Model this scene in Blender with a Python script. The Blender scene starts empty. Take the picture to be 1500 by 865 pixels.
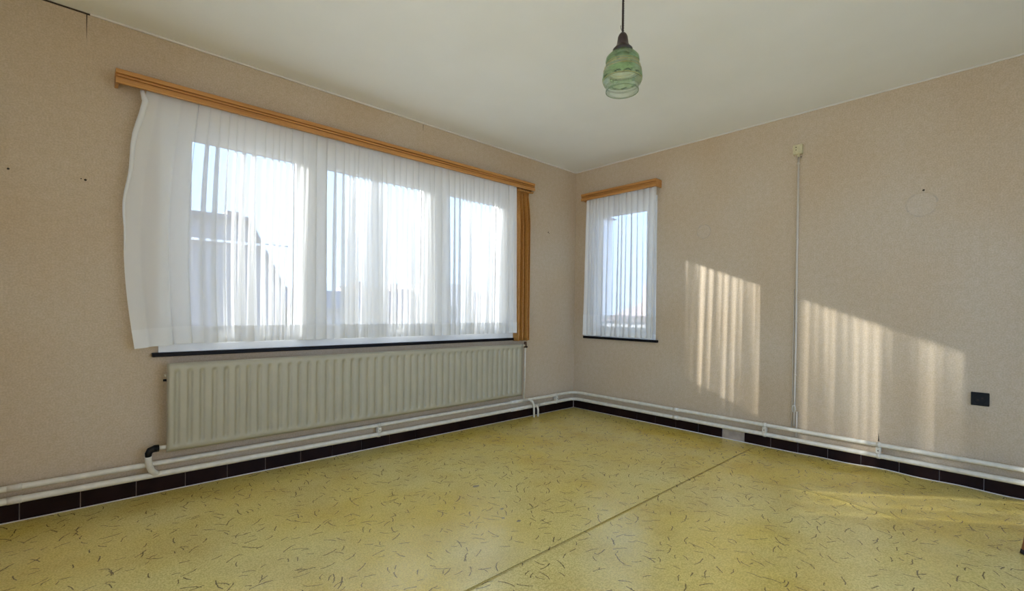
import bpy, math, random
from mathutils import Vector, Matrix
PI = math.pi
sc = bpy.context.scene
COL = sc.collection

# ------------------------------------------------------------------ camera
H = 2.7
cam_d = bpy.data.cameras.new('camera')
cam = bpy.data.objects.new('camera', cam_d); COL.objects.link(cam)
yaw, pitch, roll = 0.823324, -0.003905, 0.012187
fw = Vector((math.cos(pitch)*math.cos(yaw), math.cos(pitch)*math.sin(yaw), math.sin(pitch)))
rt = Vector((math.sin(yaw), -math.cos(yaw), 0)); up = rt.cross(fw)
r2 = math.cos(roll)*rt + math.sin(roll)*up; u2 = -math.sin(roll)*rt + math.cos(roll)*up
M = Matrix((r2, u2, -fw)).transposed().to_4x4(); M.translation = (-4.18873, -3.45812, 1.10577)
cam.matrix_world = M
cam_d.sensor_width = 36; cam_d.lens = 36*682.2/1500; cam_d.shift_y = 24.6/1500
cam_d.clip_start = 0.02; cam_d.clip_end = 400
sc.camera = cam

# ------------------------------------------------------------------ sky, sun, exposure
SKY = 1.85
w = bpy.data.worlds.new('sky'); sc.world = w; w.use_nodes = True
nt = w.node_tree; nt.nodes.clear()
out = nt.nodes.new('ShaderNodeOutputWorld'); bg = nt.nodes.new('ShaderNodeBackground')
tc = nt.nodes.new('ShaderNodeTexCoord'); sp = nt.nodes.new('ShaderNodeSeparateXYZ')
rp = nt.nodes.new('ShaderNodeValToRGB')
rp.color_ramp.elements[0].position = 0.0; rp.color_ramp.elements[0].color = (0.54, 0.77, 1.12, 1)
rp.color_ramp.elements[1].position = 0.7; rp.color_ramp.elements[1].color = (0.38, 0.60, 1.08, 1)
nt.links.new(tc.outputs['Generated'], sp.inputs[0]); nt.links.new(sp.outputs[2], rp.inputs[0])
nt.links.new(rp.outputs[0], bg.inputs[0]); nt.links.new(bg.outputs[0], out.inputs[0])
bg.inputs[1].default_value = SKY
SUNDIR = Vector((1.0, -1.15, -0.448))
sd = bpy.data.lights.new('sun', 'SUN'); so = bpy.data.objects.new('sun', sd); COL.objects.link(so)
sd.energy = 30.0; sd.angle = math.radians(0.8); sd.color = (1.0, 0.985, 0.97)
so.rotation_euler = SUNDIR.to_track_quat('-Z', 'Y').to_euler(); so.location = (-6, 8, 6)
vs = sc.view_settings
vs.view_transform = 'Standard'; vs.look = 'None'; vs.gamma = 1.0; vs.use_curve_mapping = False
vs.exposure = 0.97
sc.cycles.max_bounces = 8; sc.cycles.diffuse_bounces = 5; sc.cycles.transparent_max_bounces = 20
sc.cycles.caustics_reflective = False; sc.cycles.caustics_refractive = False
sc.cycles.transmission_bounces = 6; sc.cycles.glossy_bounces = 3

# ------------------------------------------------------------------ material helpers
MATS = {}
def base_mat(name):
    m = bpy.data.materials.new(name); m.use_nodes = True; MATS[name] = m
    n = m.node_tree.nodes; b = n['Principled BSDF']
    return m, m.node_tree, b
def N(t, typ, **kw):
    n = t.nodes.new(typ)
    for k, v in kw.items(): setattr(n, k, v)
    return n
def math_n(t, op, a, b=None, c=None, clamp=False):
    n = t.nodes.new('ShaderNodeMath'); n.operation = op; n.use_clamp = clamp
    for i, v in enumerate((a, b, c)):
        if v is None: continue
        if isinstance(v, (int, float)): n.inputs[i].default_value = v
        else: t.links.new(v, n.inputs[i])
    return n.outputs[0]
def mixc(t, f, a, b, typ='MIX'):
    n = t.nodes.new('ShaderNodeMix'); n.data_type = 'RGBA'; n.blend_type = typ
    for i, v in ((0, f), (6, a), (7, b)):
        if isinstance(v, (int, float)): n.inputs[i].default_value = v
        elif isinstance(v, tuple): n.inputs[i].default_value = (*v, 1) if len(v) == 3 else v
        else: t.links.new(v, n.inputs[i])
    return n.outputs[2]
def noise(t, vec, scale, detail=3, rough=0.55):
    n = t.nodes.new('ShaderNodeTexNoise'); n.inputs['Scale'].default_value = scale
    n.inputs['Detail'].default_value = detail; n.inputs['Roughness'].default_value = rough
    t.links.new(vec, n.inputs['Vector']); return n
def ramp(t, v, p0, p1, c0=(0,0,0), c1=(1,1,1)):
    n = t.nodes.new('ShaderNodeValToRGB')
    n.color_ramp.elements[0].position = p0; n.color_ramp.elements[1].position = p1
    n.color_ramp.elements[0].color = (*c0, 1); n.color_ramp.elements[1].color = (*c1, 1)
    t.links.new(v, n.inputs[0]); return n.outputs[0]
def objcoord(t):
    return t.nodes.new('ShaderNodeTexCoord').outputs['Object']
def bump(t, b, h, dist=0.01, strength=1.0):
    n = t.nodes.new('ShaderNodeBump'); n.inputs['Distance'].default_value = dist
    n.inputs['Strength'].default_value = strength
    t.links.new(h, n.inputs['Height']); t.links.new(n.outputs[0], b.inputs['Normal'])
def plain(name, col, rough=0.5, var=0.12, nscale=9.0, metal=0.0, bmp=0.0, bscale=120, spec=None):
    m, t, b = base_mat(name)
    c = objcoord(t); n = noise(t, c, nscale, 4)
    dark = tuple(x*(1-var) for x in col); lite = tuple(min(1, x*(1+var)) for x in col)
    t.links.new(ramp(t, n.outputs['Fac'], 0.3, 0.7, dark, lite), b.inputs['Base Color'])
    b.inputs['Roughness'].default_value = rough; b.inputs['Metallic'].default_value = metal
    if spec is not None: b.inputs['Specular IOR Level'].default_value = spec
    if bmp: bump(t, b, noise(t, c, bscale, 2).outputs['Fac'], bmp)
    return m

# wallpaper: axis 0 = wall along x, 1 = wall along y
def wallpaper(name, axis, off, rings=()):
    m, t, b = base_mat(name)
    c = objcoord(t); s = N(t, 'ShaderNodeSeparateXYZ'); t.links.new(c, s.inputs[0])
    along = s.outputs[axis]
    mott = noise(t, c, 26, 4, 0.7).outputs['Fac']
    big = noise(t, c, 1.6, 1).outputs['Fac']
    fib = noise(t, c, 120, 2, 0.7).outputs['Fac']
    col = mixc(t, ramp(t, mott, 0.22, 0.78), (0.57, 0.453, 0.305), (0.655, 0.545, 0.415))
    col = mixc(t, ramp(t, fib, 0.4, 0.62), mixc(t, 1.0, col, (0.86, 0.85, 0.84), 'MULTIPLY'), col)
    col = mixc(t, ramp(t, big, 0.35, 0.75), col, mixc(t, 1.0, col, (0.96, 0.9, 0.82), 'MULTIPLY'))
    # 53 cm strips: butt joints
    f = math_n(t, 'FRACT', math_n(t, 'MULTIPLY', math_n(t, 'SUBTRACT', along, off - 53.2), 1/0.532))
    d = math_n(t, 'MINIMUM', f, math_n(t, 'SUBTRACT', 1.0, f))
    seam = math_n(t, 'LESS_THAN', d, 0.0022)
    col = mixc(t, math_n(t, 'MULTIPLY', seam, 0.22), col, (0.42, 0.36, 0.3))
    for (a0, z0, r0) in rings:        # old round fixing marks
        da = math_n(t, 'SUBTRACT', along, a0); dz = math_n(t, 'SUBTRACT', s.outputs[2], z0)
        rr = math_n(t, 'SQRT', math_n(t, 'ADD', math_n(t, 'MULTIPLY', da, da), math_n(t, 'MULTIPLY', dz, dz)))
        e = math_n(t, 'ABSOLUTE', math_n(t, 'SUBTRACT', rr, r0))
        ring = math_n(t, 'SUBTRACT', 1.0, math_n(t, 'MULTIPLY', e, 1/0.009), clamp=True)
        brk = ramp(t, mott, 0.42, 0.6)
        ring = math_n(t, 'MULTIPLY', math_n(t, 'MULTIPLY', ring, brk), 0.6)
        disc = math_n(t, 'MULTIPLY', math_n(t, 'LESS_THAN', rr, r0*0.95), 0.12)
        col = mixc(t, disc, col, (0.66, 0.62, 0.56)); col = mixc(t, ring, col, (0.36, 0.31, 0.27))
    t.links.new(col, b.inputs['Base Color']); b.inputs['Roughness'].default_value = 0.6
    b.inputs['Specular IOR Level'].default_value = 0.35
    bump(t, b, noise(t, c, 110, 1).outputs['Fac'], 0.0010, 0.7)
    return m
wallpaper('wallpaper_left', 0, -4.173)
wallpaper('wallpaper_right', 1, -2.808, ((-1.513, 1.85, 0.062), (-3.021, 1.86, 0.08)))

m, t, b = base_mat('ceiling_paint')
c = objcoord(t)
t.links.new(mixc(t, ramp(t, noise(t, c, 1.2, 3).outputs['Fac'], 0.35, 0.7), (0.91, 0.92, 0.91), (0.86, 0.87, 0.85)), b.inputs['Base Color'])
b.inputs['Roughness'].default_value = 0.75
bump(t, b, noise(t, c, 60, 3).outputs['Fac'], 0.001, 0.6)

# linoleum
m, t, b = base_mat('linoleum')
c = objcoord(t)
grain = noise(t, c, 150, 2, 0.6).outputs['Fac']
big = noise(t, c, 0.9, 3).outputs['Fac']; mid = noise(t, c, 3.0, 4).outputs['Fac']
col = mixc(t, ramp(t, big, 0.36, 0.62), (0.84, 0.63, 0.125), (0.84, 0.71, 0.27))
col = mixc(t, ramp(t, mid, 0.45, 0.7), col, mixc(t, 1.0, col, (0.88, 0.83, 0.75), 'MULTIPLY'))
col = mixc(t, ramp(t, grain, 0.38, 0.6), mixc(t, 1.0, col, (0.74, 0.71, 0.60), 'MULTIPLY'), col)
marks = None
for k, (scale, L, wd, cv) in enumerate(((9.0, 0.030, 0.0021, 5.0), (7.3, 0.038, 0.0024, -4.0), (11.0, 0.021, 0.0020, 9.0))):
    mp = N(t, 'ShaderNodeMapping'); mp.inputs['Location'].default_value = (3.7*k, 1.9*k, 0)
    mp.inputs['Rotation'].default_value = (0, 0, 0.7*k); t.links.new(c, mp.inputs[0])
    # ragged hand-drawn edges
    wob = noise(t, mp.outputs[0], 55, 2)
    wv = N(t, 'ShaderNodeVectorMath', operation='MULTIPLY_ADD'); t.links.new(wob.outputs['Color'], wv.inputs[0])
    wv.inputs[1].default_value = (0.010, 0.010, 0); t.links.new(mp.outputs[0], wv.inputs[2])
    vo = N(t, 'ShaderNodeTexVoronoi', voronoi_dimensions='2D'); vo.inputs['Scale'].default_value = scale
    vo.inputs['Randomness'].default_value = 0.9
    t.links.new(wv.outputs[0], vo.inputs['Vector'])
    loc = N(t, 'ShaderNodeVectorMath', operation='SUBTRACT')
    t.links.new(wv.outputs[0], loc.inputs[0]); t.links.new(vo.outputs['Position'], loc.inputs[1])
    sc_ = N(t, 'ShaderNodeSeparateColor'); t.links.new(vo.outputs['Color'], sc_.inputs[0])
    rot = N(t, 'ShaderNodeVectorRotate', rotation_type='Z_AXIS')
    t.links.new(loc.outputs[0], rot.inputs['Vector']); t.links.new(math_n(t, 'MULTIPLY', sc_.outputs[0], 6.2832), rot.inputs['Angle'])
    s = N(t, 'ShaderNodeSeparateXYZ'); t.links.new(rot.outputs[0], s.inputs[0])
    yy = math_n(t, 'ADD', s.outputs[1], math_n(t, 'MULTIPLY', math_n(t, 'MULTIPLY', s.outputs[0], s.outputs[0]), cv))
    ay = math_n(t, 'ABSOLUTE', yy); ax = math_n(t, 'ABSOLUTE', s.outputs[0])
    ln = math_n(t, 'MULTIPLY', math_n(t, 'ADD', math_n(t, 'MULTIPLY', sc_.outputs[1], 0.7), 0.5), L)
    q = math_n(t, 'MULTIPLY', math_n(t, 'LESS_THAN', ay, wd), math_n(t, 'LESS_THAN', ax, ln))
    q = math_n(t, 'MULTIPLY', q, math_n(t, 'GREATER_THAN', sc_.outputs[2], 0.30))
    marks = q if marks is None else math_n(t, 'MAXIMUM', marks, q)
col = mixc(t, math_n(t, 'MULTIPLY', marks, 0.88), col, (0.11, 0.07, 0.022))
# scuffs with a shape of their own
s = N(t, 'ShaderNodeSeparateXYZ'); t.links.new(c, s.inputs[0])
scn = noise(t, c, 90, 1).outputs['Fac']
for (sx, sy, sr, amt) in ((-2.362, -1.173, 0.016, 0.75), (-2.46, -1.53, 0.008, 0.8), (-2.493, -1.70, 0.009, 0.85), (-2.53, -1.62, 0.007, 0.8)):
    dx = math_n(t, 'MULTIPLY', math_n(t, 'SUBTRACT', s.outputs[0], sx), 0.7); dy = math_n(t, 'SUBTRACT', s.outputs[1], sy)
    rr = math_n(t, 'SQRT', math_n(t, 'ADD', math_n(t, 'MULTIPLY', dx, dx), math_n(t, 'MULTIPLY', dy, dy)))
    rr = math_n(t, 'ADD', rr, math_n(t, 'MULTIPLY', math_n(t, 'SUBTRACT', scn, 0.5), sr))
    col = mixc(t, math_n(t, 'MULTIPLY', math_n(t, 'LESS_THAN', rr, sr), amt), col, (0.16, 0.14, 0.12))
t.links.new(col, b.inputs['Base Color'])
t.links.new(ramp(t, mid, 0.3, 0.7, (0.17,)*3, (0.27,)*3), b.inputs['Roughness'])
b.inputs['Specular IOR Level'].default_value = 1.0
bump(t, b, noise(t, c, 130, 1, 0.5).outputs['Fac'], 0.0012, 0.5)

plain('screed', (0.35, 0.33, 0.30), 0.9, 0.15)
plain('render_white', (0.70, 0.70, 0.72), 0.85, 0.08)
plain('joint_grey', (0.34, 0.28, 0.26), 0.8, 0.15)
plain('plaster_beige', (0.40, 0.33, 0.27), 0.85, 0.2, 14, bmp=0.002)
plain('tile_dark', (0.016, 0.007, 0.006), 0.40, 0.35, 5, spec=0.08)
plain('pvc_white', (0.86, 0.87, 0.88), 0.35, 0.03)
plain('sill_black', (0.008, 0.007, 0.008), 0.4, 0.3, spec=0.12)
plain('radiator_paint', (0.44, 0.40, 0.285), 0.42, 0.04)
plain('pipe_paint', (0.74, 0.69, 0.58), 0.42, 0.10, 22)
plain('pipe_paint_worn', (0.66, 0.60, 0.50), 0.5, 0.15, 30)
plain('valve_black', (0.009, 0.008, 0.007), 0.5, 0.3, spec=0.2)
plain('brass_dark', (0.10, 0.055, 0.03), 0.45, 0.2, metal=0.4)
plain('conduit_cream', (0.64, 0.57, 0.47), 0.5, 0.06)
plain('box_cream', (0.62, 0.55, 0.33), 0.45, 0.1, 40)
plain('socket_black', (0.008, 0.008, 0.008), 0.5, 0.2, spec=0.2)
plain('gap_dark', (0.05, 0.035, 0.02), 0.9, 0.2)
plain('paper_flap', (0.72, 0.68, 0.62), 0.7, 0.05)
plain('cord_brown', (0.025, 0.014, 0.011), 0.6, 0.3, 200)
plain('bakelite', (0.022, 0.010, 0.009), 0.35, 0.3)
plain('gilt', (0.62, 0.42, 0.14), 0.35, 0.15, metal=0.6)
plain('leaf_print', (0.05, 0.075, 0.035), 0.6, 0.3)
plain('lamp_metal', (0.55, 0.57, 0.55), 0.35, 0.1, metal=0.7)
plain('stool_wood', (0.36, 0.14, 0.055), 0.4, 0.25, 18)
plain('rubber_black', (0.012, 0.010, 0.009), 0.7, 0.2)
plain('rail_white', (0.75, 0.74, 0.70), 0.5, 0.05)
plain('brick_house', (0.24, 0.18, 0.165), 0.9, 0.15, 3)
plain('roof_slate', (0.13, 0.14, 0.17), 0.8, 0.2, 4)
plain('roof_red', (0.22, 0.165, 0.15), 0.85, 0.2, 4)
plain('facade_pale', (0.40, 0.39, 0.39), 0.9, 0.08, 2)
plain('facade_grey', (0.25, 0.25, 0.27), 0.9, 0.1, 2)
plain('facade_white', (0.72, 0.71, 0.70), 0.9, 0.06, 2)
plain('ground_grey', (0.30, 0.29, 0.27), 0.95, 0.2, 0.5)
plain('window_dark', (0.05, 0.06, 0.07), 0.15, 0.2)

# varnished pine, grain along the board (axis = 0 or 1)
def pine(name, axis):
    m, t, b = base_mat(name); c = objcoord(t)
    mp = N(t, 'ShaderNodeMapping'); sv = [28, 28, 60]; sv[axis] = 1.2
    mp.inputs['Scale'].default_value = sv; t.links.new(c, mp.inputs[0])
    g = noise(t, mp.outputs[0], 1.6, 4, 0.6).outputs['Fac']
    t.links.new(ramp(t, g, 0.3, 0.7, (0.40, 0.165, 0.035), (0.62, 0.30, 0.085)), b.inputs['Base Color'])
    b.inputs['Roughness'].default_value = 0.33
pine('pine_x', 0); pine('pine_y', 1)

# sheer net: woven voile, partly open, the threads scatter light
def voile(name, open_, col=(0.93, 0.93, 0.92)):
    m = bpy.data.materials.new(name); m.use_nodes = True; MATS[name] = m
    t = m.node_tree; t.nodes.clear()
    o = N(t, 'ShaderNodeOutputMaterial'); mx = N(t, 'ShaderNodeMixShader'); mx2 = N(t, 'ShaderNodeMixShader')
    tr = N(t, 'ShaderNodeBsdfTransparent'); tl = N(t, 'ShaderNodeBsdfTranslucent'); df = N(t, 'ShaderNodeBsdfDiffuse')
    tl.inputs[0].default_value = (*col, 1); df.inputs[0].default_value = (*col, 1)
    mx2.inputs[0].default_value = 0.972
    t.links.new(tl.outputs[0], mx2.inputs[1]); t.links.new(df.outputs[0], mx2.inputs[2])
    mx.inputs[0].default_value = 1-open_; t.links.new(tr.outputs[0], mx.inputs[1]); t.links.new(mx2.outputs[0], mx.inputs[2])
    t.links.new(mx.outputs[0], o.inputs[0])
voile('voile', 0.335); voile('voile_hem', 0.29)

# clear panes
def pane_mat(name, tint, gloss):
    m = bpy.data.materials.new(name); m.use_nodes = True; MATS[name] = m
    t = m.node_tree; t.nodes.clear()
    o = N(t, 'ShaderNodeOutputMaterial'); mx = N(t, 'ShaderNodeMixShader')
    tr = N(t, 'ShaderNodeBsdfTransparent'); tr.inputs[0].default_value = (*tint, 1)
    gl = N(t, 'ShaderNodeBsdfGlossy'); gl.inputs['Roughness'].default_value = 0.03
    fr = N(t, 'ShaderNodeFresnel'); fr.inputs[0].default_value = 1.45
    t.links.new(math_n(t, 'MULTIPLY', fr.outputs[0], gloss), mx.inputs[0]); t.links.new(tr.outputs[0], mx.inputs[1])
    t.links.new(gl.outputs[0], mx.inputs[2]); t.links.new(mx.outputs[0], o.inputs[0])
    return m
pane_mat('pane_glass', (0.96, 0.98, 0.99), 0.8)

# green pressed-glass shade: tinted, translucent, shiny
def shade_mat(name, tint, body):
    m = bpy.data.materials.new(name); m.use_nodes = True; MATS[name] = m
    t = m.node_tree; t.nodes.clear()
    o = N(t, 'ShaderNodeOutputMaterial'); mx = N(t, 'ShaderNodeMixShader'); mx2 = N(t, 'ShaderNodeMixShader')
    tr = N(t, 'ShaderNodeBsdfTransparent'); tr.inputs[0].default_value = (*tint, 1)
    tl = N(t, 'ShaderNodeBsdfTranslucent'); tl.inputs[0].default_value = (0.62, 0.82, 0.55, 1)
    gl = N(t, 'ShaderNodeBsdfGlossy'); gl.inputs['Roughness'].default_value = 0.05
    fr = N(t, 'ShaderNodeFresnel'); fr.inputs[0].default_value = 1.5
    n = noise(t, objcoord(t), 30, 2).outputs['Fac']
    t.links.new(math_n(t, 'MULTIPLY', n, body*2), mx.inputs[0])
    t.links.new(tr.outputs[0], mx.inputs[1]); t.links.new(tl.outputs[0], mx.inputs[2])
    t.links.new(math_n(t, 'MULTIPLY', fr.outputs[0], 0.5), mx2.inputs[0]); t.links.new(mx.outputs[0], mx2.inputs[1]); t.links.new(gl.outputs[0], mx2.inputs[2])
    t.links.new(mx2.outputs[0], o.inputs[0])
shade_mat('glass_green', (0.965, 0.975, 0.90), 0.10)
shade_mat('glass_green_deep', (0.87, 0.96, 0.83), 0.26)
shade_mat('glass_clear', (0.955, 0.985, 0.945), 0.06)

# golden drape with woven damask shimmer
m, t, b = base_mat('gold_cloth'); c = objcoord(t)
mp = N(t, 'ShaderNodeMapping'); mp.inputs['Scale'].default_value = (1, 1, 1); t.links.new(c, mp.inputs[0])
g = noise(t, mp.outputs[0], 60, 3, 0.6).outputs['Fac']
t.links.new(ramp(t, g, 0.4, 0.6, (0.43, 0.19, 0.035), (0.49, 0.235, 0.055)), b.inputs['Base Color'])
b.inputs['Roughness'].default_value = 0.5; b.inputs['Sheen Weight'].default_value = 0.1
bump(t, b, noise(t, c, 500, 2).outputs['Fac'], 0.0006, 0.5)

# ------------------------------------------------------------------ mesh helpers
class MB:
    def __init__(self): self.v = []; self.f = []; self.sm = []
    def add(self, vs, fs, smooth=False):
        o = len(self.v); self.v += [tuple(p) for p in vs]
        self.f += [tuple(i+o for i in f) for f in fs]; self.sm += [smooth]*len(fs)
        return self
    def box(self, x0, x1, y0, y1, z0, z1):
        return self.add([(x0,y0,z0),(x1,y0,z0),(x1,y1,z0),(x0,y1,z0),(x0,y0,z1),(x1,y0,z1),(x1,y1,z1),(x0,y1,z1)],
                        [(0,3,2,1),(4,5,6,7),(0,1,5,4),(1,2,6,5),(2,3,7,6),(3,0,4,7)])
    def prism(self, poly, axis, a, b_, smooth=False):
        # poly: 2D points in the plane of the other two axes (cyclic order x,y,z without axis)
        n = len(poly); vs = []
        for q in (a, b_):
            for (p0, p1) in poly:
                vs.append({0: (q, p0, p1), 1: (p0, q, p1), 2: (p0, p1, q)}[axis])
        fs = [tuple(range(n-1, -1, -1)), tuple(range(n, 2*n))]
        fs += [(i, (i+1) % n, n+(i+1) % n, n+i) for i in range(n)]
        return self.add(vs, fs, smooth)
    def tube(self, path, r, n=12, caps=True):
        path = [Vector(p) for p in path]; rs = r if isinstance(r, (list, tuple)) else [r]*len(path)
        vs = []; fs = []
        prev = None
        for i, p in enumerate(path):
            d = (path[min(i+1, len(path)-1)] - path[max(i-1, 0)]).normalized()
            if prev is None:
                a = Vector((0,0,1)) if abs(d.z) < 0.9 else Vector((1,0,0))
                prev = d.cross(a).normalized()
            prev = (prev - d*prev.dot(d)).normalized(); q = d.cross(prev)
            for k in range(n):
                an = 2*PI*k/n
                vs.append(p + (prev*math.cos(an) + q*math.sin(an))*rs[i])
        for i in range(len(path)-1):
            for k in range(n):
                fs.append((i*n+k, i*n+(k+1) % n, (i+1)*n+(k+1) % n, (i+1)*n+k))
        self.add(vs, fs, True)
        if caps:
            o = len(self.v) - len(vs)
            self.f.append(tuple(o+k for k in range(n-1, -1, -1))); self.sm.append(False)
            self.f.append(tuple(o+(len(path)-1)*n+k for k in range(n))); self.sm.append(False)
        return self
    def lathe(self, prof, c, n=32, axis=2, close=False):
        vs = []; fs = []
        for (r, h) in prof:
            for k in range(n):
                a = 2*PI*k/n; x, y = r*math.cos(a), r*math.sin(a)
                p = {2: (x, y, h), 1: (x, h, y), 0: (h, x, y)}[axis]
                vs.append((c[0]+p[0], c[1]+p[1], c[2]+p[2]))
        m_ = len(prof)
        for i in range(m_ if close else m_-1):
            j = (i+1) % m_
            for k in range(n):
                fs.append((i*n+k, i*n+(k+1) % n, j*n+(k+1) % n, j*n+k))
        return self.add(vs, fs, True)
    def grid(self, P, smooth=True):
        nr, nc = len(P), len(P[0]); vs = [p for row in P for p in row]
        return self.add(vs, [(i*nc+j, i*nc+j+1, (i+1)*nc+j+1, (i+1)*nc+j) for i in range(nr-1) for j in range(nc-1)], smooth)
    def build(self, name, mat, parent=None, bevel=0, solid=0, fix=True):
        off = Vector((0,0,0)); q = parent
        while q is not None: off += q.location; q = q.parent
        me = bpy.data.meshes.new(name)
        me.from_pydata([tuple(Vector(p)-off) for p in self.v], [], self.f)
        me.polygons.foreach_set('use_smooth', self.sm)
        me.materials.append(MATS[mat]); me.update()
        if fix:
            import bmesh
            bm = bmesh.new(); bm.from_mesh(me); bmesh.ops.recalc_face_normals(bm, faces=bm.faces); bm.to_mesh(me); bm.free()
        o = bpy.data.objects.new(name, me); COL.objects.link(o)
        if parent is not None: o.parent = parent
        if solid:
            md = o.modifiers.new('thick', 'SOLIDIFY'); md.thickness = solid; md.offset = 0
        if bevel:
            md = o.modifiers.new('bevel', 'BEVEL'); md.width = bevel; md.segments = 2; md.limit_method = 'ANGLE'
        return o
def empty(name, loc):
    o = bpy.data.objects.new(name, None); COL.objects.link(o); o.location = loc; o.empty_display_size = 0.1
    return o
def tag(o, label, cat, group=None):
    o['label'] = label; o['category'] = cat
    if group: o['group'] = group
    return o
def struct(o, label=None):
    o['kind'] = 'structure'
    if label: o['label'] = label
    return o
def box(x0, x1, y0, y1, z0, z1): return MB().box(x0, x1, y0, y1, z0, z1)
def sstep(a, b_, x):
    u = max(0, min(1, (x-a)/(b_-a))); return u*u*(3-2*u)
def arc(c, r, a0, a1, n, plane):
    out_ = []
    for i in range(n+1):
        a = a0+(a1-a0)*i/n; u, v = r*math.cos(a), r*math.sin(a)
        out_.append({'xy': (c[0]+u, c[1]+v, c[2]), 'xz': (c[0]+u, c[1], c[2]+v), 'yz': (c[0], c[1]+u, c[2]+v)}[plane])
    return out_

# ------------------------------------------------------------------ room shell
XL, YB, TH = -5.2, -4.6, 0.32
# openings
W1 = (-3.85, -0.95, 0.83, 2.27)      # x0 x1 z0 z1
W2 = (-1.04, -0.16, 0.83, 2.27)      # y0 y1 z0 z1
wl = MB()
wl.box(XL-TH, W1[0], 0, TH, -0.1, H+0.1).box(W1[1], TH, 0, TH, -0.1, H+0.1)
wl.box(W1[0], W1[1], 0, TH, -0.1, W1[2]).box(W1[0], W1[1], 0, TH, W1[3], H+0.1)
wall_left = struct(wl.build('wall_left', 'wallpaper_left'), 'beige mottled wallpapered wall with the wide window')
wr = MB()
wr.box(0, TH, YB-TH, W2[0], -0.1, H+0.1).box(0, TH, W2[1], 0, -0.1, H+0.1)
wr.box(0, TH, W2[0], W2[1], -0.1, W2[2]).box(0, TH, W2[0], W2[1], W2[3], H+0.1)
wall_right = struct(wr.build('wall_right', 'wallpaper_right'), 'beige mottled wallpapered wall with the narrow window')
# unseen walls behind the camera, with glazed openings added to let in fill light
W3_FILL = (-3.0, -0.25, 0.06, 2.5)  # made-up door opening, lets extra sky light into the room
wb = MB()
wb.box(XL-TH, W3_FILL[0], YB-TH, YB, -0.1, H+0.1).box(W3_FILL[1], 0, YB-TH, YB, -0.1, H+0.1)
wb.box(W3_FILL[0], W3_FILL[1], YB-TH, YB, -0.1, W3_FILL[2]).box(W3_FILL[0], W3_FILL[1], YB-TH, YB, W3_FILL[3], H+0.1)
struct(wb.build('wall_back', 'wallpaper_left'), 'wallpapered wall behind the camera')
W4_FILL = (-4.35, -0.95, 0.06, 2.55)  # made-up door opening, its sun and sky lift the right wall and ceiling
ws = MB()
ws.box(XL-TH, XL, YB, W4_FILL[0], -0.1, H+0.1).box(XL-TH, XL, W4_FILL[1], 0, -0.1, H+0.1)
ws.box(XL-TH, XL, W4_FILL[0], W4_FILL[1], -0.1, W4_FILL[2]).box(XL-TH, XL, W4_FILL[0], W4_FILL[1], W4_FILL[3], H+0.1)
struct(ws.build('wall_side', 'wallpaper_right'), 'plain wallpapered wall beyond the left edge')
struct(box(XL-TH, TH, YB-TH, TH, H, H+0.15).build('ceiling', 'ceiling_paint'), 'white painted ceiling')
floor = struct(box(XL, 0, YB, 0, -0.12, -0.004).build('floor', 'screed'), 'floor covered with yellow flecked linoleum')

# linoleum sheets, 2 m wide, seam at y = -2
def lino_z(x, y):
    z = 0.0
    # crease running parallel to the right wall, and buckles against it
    cx = -0.93 - 0.05*math.sin((y+2.35)*5.5) + 0.06*max(0, -2.75-y)
    a = sstep(-2.25, -2.5, y)*(1-sstep(-2.9, -3.2, y))
    z += 0.0055*a*math.exp(-((x-cx)/0.016)**2)
    near = sstep(-0.75, -0.05, x)
    z += 0.007*near*sstep(-2.1, -2.6, y)*(0.5+0.5*math.sin(y*15.0+3.0*x))
    z += 0.006*sstep(-1.6, -0.4, x)*sstep(-2.05, -2.5, y)*(0.5+0.5*math.sin(y*6.0+x*7.0))
    return z
def lines(a, b_, step): 
    n = max(1, round((b_-a)/step)); return [a+(b_-a)*i/n for i in range(n+1)]
def sheet(xs, ys, z0, fn):
    g = MB(); g.grid([[(x, y, z0+fn(x, y)) for x in xs] for y in ys], len(xs) > 60)
    # turned-down edge towards the seam so the sheet has thickness
    return g
a = sheet(lines(XL, 0, 0.2), lines(-1.998, 0, 0.2), 0.0, lambda x, y: 0.0).build('linoleum_sheet', 'linoleum', floor, solid=0.003)
xs = lines(XL, -1.4, 0.1)+lines(-1.4, 0, 0.0125)[1:]
ys = lines(YB, -3.6, 0.1)+lines(-3.6, -2.0015, 0.02)[1:]
b2 = sheet(xs, ys, 0.001, lino_z).build('linoleum_sheet', 'linoleum', floor, solid=0.003)

# paper / ceiling joint bead
def bead(name, *boxes):
    o = MB()
    for bb in boxes: o.box(*bb)
    return struct(o.build(name, 'paper_flap', bevel=0.002))
bead('trim_1', (-4.16, -0.002, -0.010, 0.002, H-0.010, H+0.001))
bead('trim_2', (-0.008, 0.002, YB, -0.012, H-0.008, H+0.001))
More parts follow.
